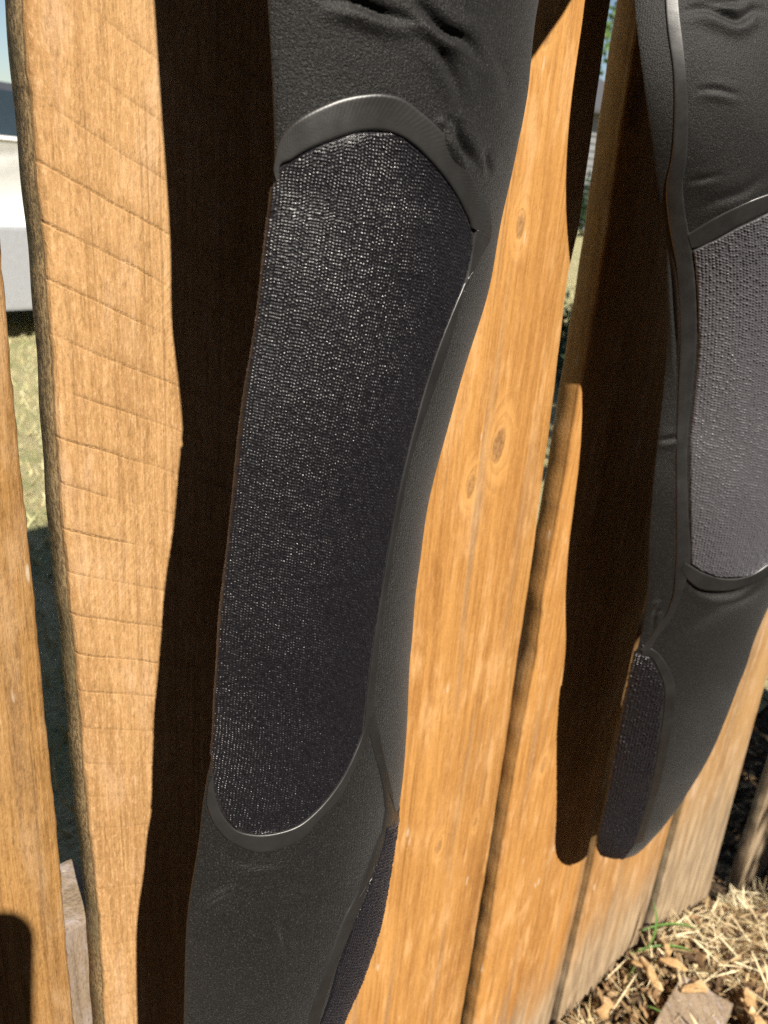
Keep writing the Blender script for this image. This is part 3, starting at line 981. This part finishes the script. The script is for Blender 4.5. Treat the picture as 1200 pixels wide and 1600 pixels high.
for i, (px, L, W, cu, rt, lab) in enumerate(CH):
    v, f = chip_mesh(L, L * W, 0.003, cu, 0.25, 90 + i)
    p = on_z(px, 0.0)[0]
    for _ in range(6):
        p = on_z(px, float(ground_z(p[0], p[1])) + 0.022)[0]
    v = v @ rot_euler(*rt).T + p
    if v[:, 1].max() > -0.002:
        v[:, 1] -= v[:, 1].max() + 0.002
    tag(mesh_obj('wood_chip', v, f, m_chip_big, at=tuple(p), smooth=False), lab, 'wood chip', 'larger wood chips in the mulch')

# grey offcut lying in the mulch
m_plank = wood_mat('grey_plank', (0.37, 0.29, 0.205), (0.12, 0.085, 0.055), 17.0, fuzz=0.4, grey=0.7, streak=1.2, edge=0.0)
bm = bmesh.new()
box(bm, (-0.036, -0.2, -0.009), (0.036, 0.05, 0.009), 0.0025)
bmesh.ops.subdivide_edges(bm, edges=bm.edges[:], cuts=3, use_grid_fill=True)
for v in bm.verts:
    v.co.x += 0.0012 * math.sin(v.co.y * 60)
    v.co.y += 0.003 * math.sin(v.co.x * 190) if v.co.y > 0.03 else 0
def lie(px, lift):
    p = on_z(px, 0.0)[0]
    for _ in range(8):
        p = on_z(px, float(ground_z(p[0], p[1])) + lift)[0]
    return p


A3, B3, C3 = Vector(lie((1066, 1522), 0.02)), Vector(lie((1146, 1568), 0.02)), Vector(lie((1026, 1606), 0.02))
ex = (B3 - A3).normalized()
ey = (A3 - C3)
ez = ex.cross(ey).normalized()
ey = ez.cross(ex).normalized()
hw = (B3 - A3).length / 2
for v in bm.verts:
    v.co = Vector((v.co.x * hw / 0.036, v.co.y - 0.05, v.co.z - 0.009))
pl = bm_obj('wood_plank', bm, m_plank)
pl.matrix_world = Matrix.Translation((A3 + B3) / 2) @ Matrix((ex, ey, ez)).transposed().to_4x4()
tag(pl, 'short weathered grey plank half buried in the wood chips', 'plank')


def blade_mesh(root, tip, bow, w, n=12):
    root, tip = np.array(root), np.array(tip)
    t = np.linspace(0, 1, n)[:, None]
    c = root * (1 - t) + tip * t + np.array(bow) * (4 * t * (1 - t))
    T = np.gradient(c, axis=0)
    side = np.cross(T, np.array([0.3, 1.0, 0.2]))
    side /= np.linalg.norm(side, axis=1)[:, None]
    up = np.cross(side, T)
    up /= np.linalg.norm(up, axis=1)[:, None]
    hw = w / 2 * (1 - t**2.5 * 0.96) * (0.6 + 0.4 * np.minimum(1, t * 5))
    V = np.stack([c - side * hw, c + up * hw * 0.35, c + side * hw, c - up * hw * 0.08], 1).reshape(-1, 3)
    return V, grid_faces(n, 4, True)


def gpoint(px, lift):
    p = on_z(px, 0.0)[0]
    for _ in range(8):
        p = on_z(px, float(ground_z(p[0], p[1])) + lift)[0]
    p[1] = min(p[1], -0.006)
    return p


GB = [('tall green grass blade leaning against the fence foot', (1003, 1488), 0.008, (1021, 1406), 0.075, (0.0, -0.01, 0.0), 0.0042),
      ('long green grass blade arching sideways in front of the fence foot', (1000, 1452), 0.03, (1090, 1452), 0.022, (0, 0, 0.010), 0.0045),
      ('green grass blade lying flat over the straw', (985, 1490), 0.012, (1085, 1488), 0.012, (0, 0, 0.012), 0.0045),
      ('short green grass blade bent down among the wood chips', (992, 1508), 0.016, (972, 1560), 0.01, (0, 0, 0.006), 0.004),
      ('green grass blade curving out beside the grey plank', (1012, 1572), 0.016, (1052, 1602), 0.012, (0, 0, 0.004), 0.005)]
for lab, a_, la, b_, lb, bow, w in GB:
    A, B = gpoint(a_, la), gpoint(b_, lb)
    if 'tall' in lab:
        B = on_y(b_, -0.012)[0]
        A = on_y(a_, -0.02)[0]
    V, F = blade_mesh(A, B, bow, w * 1.5)
    tag(mesh_obj('grass_blade', V, F, m_blade, at=tuple(A)), lab, 'grass blade', 'green grass blades at the fence foot')

# ------------------------------------------------------------------ behind the fence: turf, car, shed, hedge, trees
def turf(name, n, xr, yr, h, mat):
    x, y = rng.uniform(*xr, n), rng.uniform(*yr, n)
    keep = np.ones(n, bool)
    z = ground_z(x, y)
    a = rng.uniform(0, 6.283, n)
    hh = rng.uniform(*h, n)
    lean = rng.normal(0, 0.6, (n, 2)) * hh[:, None]
    w = 0.004
    b0 = np.stack([x - np.cos(a) * w, y - np.sin(a) * w, z], 1)
    b1 = np.stack([x + np.cos(a) * w, y + np.sin(a) * w, z], 1)
    tp = np.stack([x + lean[:, 0], y + lean[:, 1], z + hh], 1)
    V = np.stack([b0, b1, tp], 1).reshape(-1, 3)
    return kind(mesh_obj(name, V, np.arange(3 * n).reshape(-1, 3), mat, smooth=False), 'stuff')


def turf_mat():
    M = Mat('turf_blades')
    x, y, z = M.xyz(M.coords())
    geo = M.t.nodes.new('ShaderNodeNewGeometry')
    rnd = S(M.t, geo.outputs['Random Per Island'])
    n = M.noise(M.vec(x * 5.0, y * 2.6, 1.0), 1.0, 3.0, 0.65)
    c = M.mix(rnd, (0.42, 0.36, 0.18), (0.72, 0.64, 0.40))
    c = M.mix((n + rnd * 0.25).step(0.58, 0.72) * 0.5, c, (0.22, 0.28, 0.10))
    return M.out(c, 0.7, None, 0.2)


m_turf = turf_mat()
turf('grass', 9000, (0.3, 2.3), (0.3, 4.8), (0.012, 0.045), m_turf)
turf('grass', 9000, (2.3, 9.0), (1.5, 6.0), (0.02, 0.06), m_turf)

m_white = plain('white_car_paint', (0.80, 0.80, 0.80), 0.3, Coat_Weight=0.6)
m_glass = plain('car_glass', (0.03, 0.045, 0.06), 0.06, Specular_IOR_Level=0.8)
m_roofc = plain('dark_car_roof', (0.05, 0.055, 0.065), 0.25)
m_low_shade = plain('lower_body_shade', (0.30, 0.31, 0.33), 0.4)  # grey that paints the shade on the lower white body
m_black = plain('black_trim', (0.014, 0.014, 0.015), 0.6)
m_rim = plain('alloy_rim', (0.42, 0.42, 0.43), 0.3, Metallic=0.8)
m_red = plain('red_lamp', (0.35, 0.02, 0.015), 0.2)


def car(at):
    c = tag(empty('parked_car', at), 'white car parked on the lawn behind the fence, seen through the left gap', 'car')
    ax, ay, az = at
    # side outline (along x, z) of the body below the windows and of the cabin above it
    def loft(prof, ys, name, mat, parent=c, inset=None):
        n = len(prof)
        V = []
        for y, k, dz in ys:
            V += [(ax + (p[0] - 0.1) * k + 0.1, ay + y * (1 - 0.16 * max(0.0, 0.66 - p[1])**1.5 - 0.1 * max(0.0, p[1] - 0.86)), az + p[1] + dz * (p[1] - 0.5)) for p in prof]
        F = grid_faces(len(ys), n, True).tolist() + [list(range(n))[::-1], [(len(ys) - 1) * n + i for i in range(n)]]
        o = mesh_obj(name, V, F, mat, parent, at=at)
        return o
    def arch(cx):
        return [(cx + 0.36 * math.cos(t), 0.32 + 0.36 * math.sin(t)) for t in np.linspace(math.pi * 1.02, -0.02 * math.pi, 11)]
    bp = [(-2.2, 0.3), (-1.75, 0.24)] + arch(-1.32) + [(-0.9, 0.22), (0.9, 0.22)] + arch(1.36) + [(1.8, 0.26), (2.18, 0.34), (2.25, 0.62), (2.2, 0.88), (1.98, 1.04), (1.2, 1.1), (0.0, 1.12), (-0.75, 1.1), (-1.6, 0.98), (-2.12, 0.82), (-2.26, 0.6)]
    loft(bp, [(-0.88, 0.985, -0.02), (-0.9, 1, 0), (-0.78, 1.0, 0.02), (0.78, 1.0, 0.02), (0.9, 1, 0), (0.88, 0.985, -0.02)], 'body', m_white)
    cp_ = [(-0.95, 1.08), (-0.25, 1.36), (0.3, 1.41), (1.0, 1.38), (1.75, 1.07)]
    loft(cp_, [(-0.74, 1.0, 0.0), (-0.64, 0.96, 0.0), (0.64, 0.96, 0.0), (0.74, 1.0, 0.0)], 'cabin', m_roofc)
    for sgn in (-1, 1):
        for q in ([(-0.72, 1.12), (-0.2, 1.33), (0.28, 1.365), (0.28, 1.125)], [(0.36, 1.125), (0.36, 1.365), (0.95, 1.34), (1.48, 1.12)]):
            V = [(ax + x, ay + sgn * (0.752 - 0.0), az + z) for x, z in q] + [(ax + x, ay + sgn * 0.70, az + z) for x, z in q]
            F = [(0, 1, 2, 3), (7, 6, 5, 4), (0, 4, 5, 1), (1, 5, 6, 2), (2, 6, 7, 3), (3, 7, 4, 0)]
            mesh_obj('window', V, F, m_glass, c, smooth=False, at=at)
        bm = bmesh.new()
        box(bm, (ax - 0.2, ay + sgn * 0.915 - 0.012, az + 0.9), (ax - 0.04, ay + sgn * 0.915 + 0.012, az + 0.93), 0.006)
        bm_obj('door_handle', bm, m_black, c, at=at)
        bm = bmesh.new()
        box(bm, (ax - 0.94, ay + sgn * 0.885 - 0.03, az + 0.2), (ax + 0.98, ay + sgn * 0.885 + 0.03, az + 0.66), 0.02)
        bm_obj('side_shade_panel', bm, m_low_shade, c, at=at)  # panel added to carry the painted shade of the tucked-under side
        bm = bmesh.new()
        box(bm, (ax + 2.02, ay + sgn * 0.72 - 0.16, az + 0.74), (ax + 2.235, ay + sgn * 0.72 + 0.16, az + 0.92), 0.03)
        bm_obj('tail_lamp', bm, m_red, c, at=at)
        bm = bmesh.new()
        box(bm, (ax - 2.25, ay + sgn * 0.7 - 0.18, az + 0.62), (ax - 2.05, ay + sgn * 0.7 + 0.18, az + 0.78), 0.04)
        bm_obj('headlight', bm, m_glass, c, at=at)
        for cx in (-1.32, 1.36):
            def lathe(prof, name, mat, parent):
                k = 28
                V, n = [], len(prof)
                for i in range(k):
                    t = 2 * math.pi * i / k
                    V += [(ax + cx + r * math.cos(t), ay + sgn * (0.78 + d), az + 0.32 + r * math.sin(t)) for r, d in prof]
                F = []
                for i in range(k):
                    for j in range(n - 1):
                        F.append((i * n + j, i * n + j + 1, ((i + 1) % k) * n + j + 1, ((i + 1) % k) * n + j))
                return mesh_obj(name, V, F, mat, parent, at=(ax + cx, ay + sgn * 0.78, az + 0.32))
            ty = lathe([(0.2, -0.1), (0.3, -0.1), (0.32, -0.06), (0.32, 0.06), (0.3, 0.1), (0.2, 0.1)], 'wheel', m_black, c)
            lathe([(0.0, 0.06), (0.04, 0.075), (0.06, 0.05), (0.17, 0.07), (0.2, 0.095), (0.205, 0.02)], 'rim', m_rim, ty)
    return c


car((1.25, 5.55, -0.31))
m_siding = plain('grey_siding', (0.17, 0.175, 0.18), 0.8)
m_roof = plain('shed_roof', (0.06, 0.06, 0.065), 0.8)
sx, sy = 17.5, 12.0
shed = tag(empty('shed', (sx, sy, -0.3)), 'grey clapboard shed far behind the fence seen through the narrow right gap', 'shed')
for i in range(16):
    z = -0.3 + i * 0.165
    V = [(sx - 3, sy - 0.02, z), (sx + 3, sy - 0.02, z), (sx + 3, sy + 0.012, z + 0.17), (sx - 3, sy + 0.012, z + 0.17), (sx - 3, sy + 0.05, z), (sx + 3, sy + 0.05, z), (sx + 3, sy + 0.05, z + 0.17), (sx - 3, sy + 0.05, z + 0.17)]
    mesh_obj('siding_board', V, [(0, 1, 2, 3), (5, 4, 7, 6), (0, 4, 5, 1), (3, 2, 6, 7), (0, 3, 7, 4), (1, 5, 6, 2)], m_siding, shed, smooth=False, at=(sx, sy, -0.3))
bm = bmesh.new()
box(bm, (sx - 2.98, sy + 0.06, -0.3), (sx + 2.98, sy + 3.0, 2.32))
bm_obj('wall', bm, m_siding, shed, at=(sx, sy, -0.3))
V = [(sx - 3.3, sy - 0.35, 2.3), (sx + 3.3, sy - 0.35, 2.3), (sx + 3.3, sy + 1.5, 3.3), (sx - 3.3, sy + 1.5, 3.3), (sx + 3.3, sy + 3.4, 2.3), (sx - 3.3, sy + 3.4, 2.3)]
mesh_obj('roof', V + [(x, y, z + 0.08) for x, y, z in V], [(0, 3, 2, 1), (3, 5, 4, 2), (6, 7, 8, 9), (9, 8, 10, 11), (0, 1, 7, 6), (5, 11, 10, 4), (1, 2, 8, 7), (2, 4, 10, 8), (0, 6, 9, 3), (3, 9, 11, 5)], m_roof, shed, smooth=False, at=(sx, sy, -0.3))


def leaf_mat(name, a, b):
    M = Mat(name)
    geo = M.t.nodes.new('ShaderNodeNewGeometry')
    rnd = S(M.t, geo.outputs['Random Per Island'])
    return M.out(M.mix(rnd, a, b), 0.5, None, 0.3, Transmission_Weight=0.0, Subsurface_Weight=0.0)


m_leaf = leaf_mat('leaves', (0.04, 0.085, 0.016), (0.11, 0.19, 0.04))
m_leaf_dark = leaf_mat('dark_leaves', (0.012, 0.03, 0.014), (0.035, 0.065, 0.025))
m_bark = wood_mat('bark', (0.16, 0.12, 0.085), (0.05, 0.035, 0.025), 5.0, fuzz=0.5, edge=0.0)


def leaves(P, size, r):
    n = len(P)
    d = r.normal(0, 1, (n, 3))
    d /= np.linalg.norm(d, axis=1)[:, None]
    e = np.cross(d, r.normal(0, 1, (n, 3)))
    e /= np.linalg.norm(e, axis=1)[:, None]
    s = r.uniform(0.6, 1.2, n)[:, None] * size
    fold = np.cross(d, e) * s * 0.15
    V = np.stack([P - d * s, P + e * s * 0.45 + fold, P + d * s, P - e * s * 0.45 + fold], 1).reshape(-1, 3)
    i = np.arange(n)[:, None] * 4
    F = np.r_[np.c_[i, i + 1, i + 2], np.c_[i, i + 2, i + 3]]
    return V, F


def tube(pts, rad, k=8):
    pts, rad = np.array(pts, float), np.array(rad, float)
    T = np.gradient(pts, axis=0)
    T /= np.linalg.norm(T, axis=1)[:, None]
    U = np.cross(T, np.array([0.31, 0.95, 0.12]))
    U /= np.linalg.norm(U, axis=1)[:, None]
    W = np.cross(T, U)
    t = np.linspace(0, 2 * math.pi, k, endpoint=False)
    V = pts[:, None] + rad[:, None, None] * (np.cos(t)[None, :, None] * U[:, None] + np.sin(t)[None, :, None] * W[:, None])
    return V.reshape(-1, 3), grid_faces(len(pts), k, True)


def tree(at, h, cr, n, size, label, mat, seed, squash=0.9, trunk_r=None, group=None, low=0.35):
    r = np.random.default_rng(seed)
    at = np.array(at, float)
    t = tag(empty('tree', tuple(at)), label, 'tree', group)
    tr = trunk_r or h * 0.025
    V, F, b = [], [], 0
    tips = []
    zt = np.linspace(0, h * 0.8, 9)
    tp = at + np.stack([0.04 * h * np.sin(zt / h * 4 + seed), 0.03 * h * np.cos(zt / h * 3 + seed), zt], 1)
    parts = [(tp, tr * np.linspace(1.15, 0.3, 9))]
    for i in range(16):
        k = r.uniform(low, 0.95) * 8
        base = tp[int(k)]
        a = r.uniform(0, 6.283)
        ln = cr * r.uniform(0.5, 1.0)
        q = np.linspace(0, 1, 6)[:, None]
        d = np.array([math.cos(a), math.sin(a), r.uniform(0.1, 0.7)])
        c = base + d * ln * q + np.array([0, 0, 0.15 * ln]) * q**2
        parts.append((c, tr * np.linspace(0.4, 0.08, 6)))
        tips += [c[3], c[4], c[5], c[5]]
    for c, rd in parts:
        v, f = tube(c, rd)
        V.append(v)
        F += (f + b).tolist()
        b += len(v)
    mesh_obj('trunk', np.concatenate(V), F, m_bark, t, at=tuple(at))
    tips = np.array(tips)
    k = r.integers(0, len(tips), n)
    P = tips[k] + r.normal(0, 1, (n, 3)) * cr * 0.2 * np.array([1, 1, squash])
    v, f = leaves(P, size, r)
    mesh_obj('crown', v, f, mat, t, smooth=False, at=tuple(at))
    return t


tree((17.0, 15.5, -0.3), 7.5, 3.2, 5200, 0.13, 'leafy green tree rising behind the grey shed', m_leaf, 3)
tree((22.5, 18.0, -0.3), 8.5, 3.6, 5200, 0.14, 'bright green tree farther off, past the shed', m_leaf, 4)


def bush(name, at, rx, ry, h, n, size, label, mat, seed, cat='bush'):
    r = np.random.default_rng(seed)
    at = np.array(at, float)
    t = tag(empty(name, tuple(at)), label, cat)
    tips = []
    for i in range(26):
        o = at + np.array([r.uniform(-rx, rx), r.uniform(-ry, ry), 0])
        q = np.linspace(0, 1, 5)[:, None]
        c = o + np.array([r.normal(0, 0.15), r.normal(0, 0.15), h * r.uniform(0.6, 0.95)]) * q
        v, f = tube(c, np.linspace(0.014, 0.004, 5) * (1 + h), 5)
        if i < 8:
            mesh_obj('stem', v, f, m_bark, t, at=tuple(at))
        tips += list(c[1:])
    tips = np.array(tips)
    P = tips[r.integers(0, len(tips), n)] + r.normal(0, 1, (n, 3)) * np.array([0.16, 0.14, 0.11])
    P[:, 2] = np.maximum(P[:, 2], at[2] + 0.02)
    v, f = leaves(P, size, r)
    mesh_obj('foliage', v, f, mat, t, smooth=False, at=tuple(at))
    return t


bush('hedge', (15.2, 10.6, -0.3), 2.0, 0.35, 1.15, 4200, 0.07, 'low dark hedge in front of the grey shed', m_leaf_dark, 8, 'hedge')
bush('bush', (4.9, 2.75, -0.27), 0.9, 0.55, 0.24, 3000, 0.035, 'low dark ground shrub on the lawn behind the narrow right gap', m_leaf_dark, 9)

# the telephone that takes the picture: its lens end throws the rounded shade at the lower left
ph = tag(empty('smartphone', tuple(CAM - AX_F * 0.006)), 'smartphone whose rounded corner throws the shade at the lower left', 'phone')
m_phone = plain('phone_back', (0.03, 0.03, 0.033), 0.35)


def slab(x0, x1, y0, y1, z0, z1, rad, name, mat):
    pts = []
    for cx, cy, a0 in ((x1 - rad, y1 - rad, 0), (x0 + rad, y1 - rad, 90), (x0 + rad, y0 + rad, 180), (x1 - rad, y0 + rad, 270)):
        for k in range(9):
            t = math.radians(a0 + k * 90 / 8)
            pts.append((cx + rad * math.cos(t), cy + rad * math.sin(t)))
    V = [CAM + AX_R * x + AX_U * y - AX_F * z for z in (z0, z1) for x, y in pts]
    n = len(pts)
    F = [list(range(n))[::-1], list(range(n, 2 * n))] + [(i, (i + 1) % n, n + (i + 1) % n, n + i) for i in range(n)]
    return mesh_obj(name, V, F, mat, ph, smooth=False, at=tuple(CAM - AX_F * 0.006))


slab(-0.061, 0.0105, -0.135, 0.0095, 0.003, 0.0098, 0.011, 'body', m_phone)
slab(-0.058, 0.0075, -0.132, 0.0065, 0.0099, 0.0103, 0.009, 'screen', m_glass)

# ------------------------------------------------------------------ unseen, behind the photographer: house and dark trees added to keep the open sky off the fence
m_clap = plain('brown_clapboard', (0.07, 0.05, 0.036), 0.8)
hs = tag(empty('added_house', (0.0, -3.0, 0.0)), 'dark brown low building added out of view to block sky light from the fence', 'added_house')
HW, HY, HH = 7.0, -2.75, 2.45
for i in range(14):
    z = -0.1 + i * 0.19
    V = [(-HW, HY + 0.02, z), (HW, HY + 0.02, z), (HW, HY, z + 0.195), (-HW, HY, z + 0.195), (-HW, HY - 0.04, z), (HW, HY - 0.04, z), (HW, HY - 0.04, z + 0.195), (-HW, HY - 0.04, z + 0.195)]
    mesh_obj('clapboard', V, [(3, 2, 1, 0), (5, 4, 7, 6), (0, 1, 5, 4), (3, 7, 6, 2), (0, 4, 7, 3), (1, 2, 6, 5)], m_clap, hs, smooth=False, at=(0, HY, 0))
bm = bmesh.new()
box(bm, (-HW + 0.02, HY - 7.0, -0.1), (HW - 0.02, HY - 0.05, HH))
bm_obj('wall', bm, m_clap, hs, at=(0, HY, 0))
V = [(-HW - 0.4, HY + 0.12, HH), (HW + 0.4, HY + 0.12, HH), (HW + 0.4, HY - 3.5, HH + 2.6), (-HW - 0.4, HY - 3.5, HH + 2.6), (HW + 0.4, HY - 7.3, HH), (-HW - 0.4, HY - 7.3, HH)]
mesh_obj('roof', V + [(x, y, z + 0.1) for x, y, z in V], [(0, 3, 2, 1), (3, 5, 4, 2), (6, 7, 8, 9), (9, 8, 10, 11), (0, 1, 7, 6), (5, 11, 10, 4), (1, 2, 8, 7), (2, 4, 10, 8), (0, 6, 9, 3), (3, 9, 11, 5)], m_roof, hs, smooth=False, at=(0, HY, 0))
for wx in (-3.2, 1.2):
    bm = bmesh.new()
    box(bm, (wx, HY + 0.025, 0.95), (wx + 1.2, HY + 0.07, 2.0), 0.01)
    w_ = bm_obj('window', bm, m_glass, hs, at=(wx, HY, 0.95))
tree((-3.7, -0.9, 0.0), 6.2, 2.3, 9000, 0.12, 'dense dark tree added unseen at the left to block sky light', m_leaf_dark, 21, low=0.1)  # this and the next tree are added to keep low sky off the fence
tree((4.3, -1.5, -0.25), 6.2, 2.3, 9000, 0.12, 'dense dark tree added unseen at the right to block sky light', m_leaf_dark, 22, low=0.1)
tree((0.80, -1.92, -0.06), 2.9, 0.27, 520, 0.036, 'slender young tree whose twigs shade the far boards', m_leaf, 31, squash=0.5, trunk_r=0.012, low=0.82)
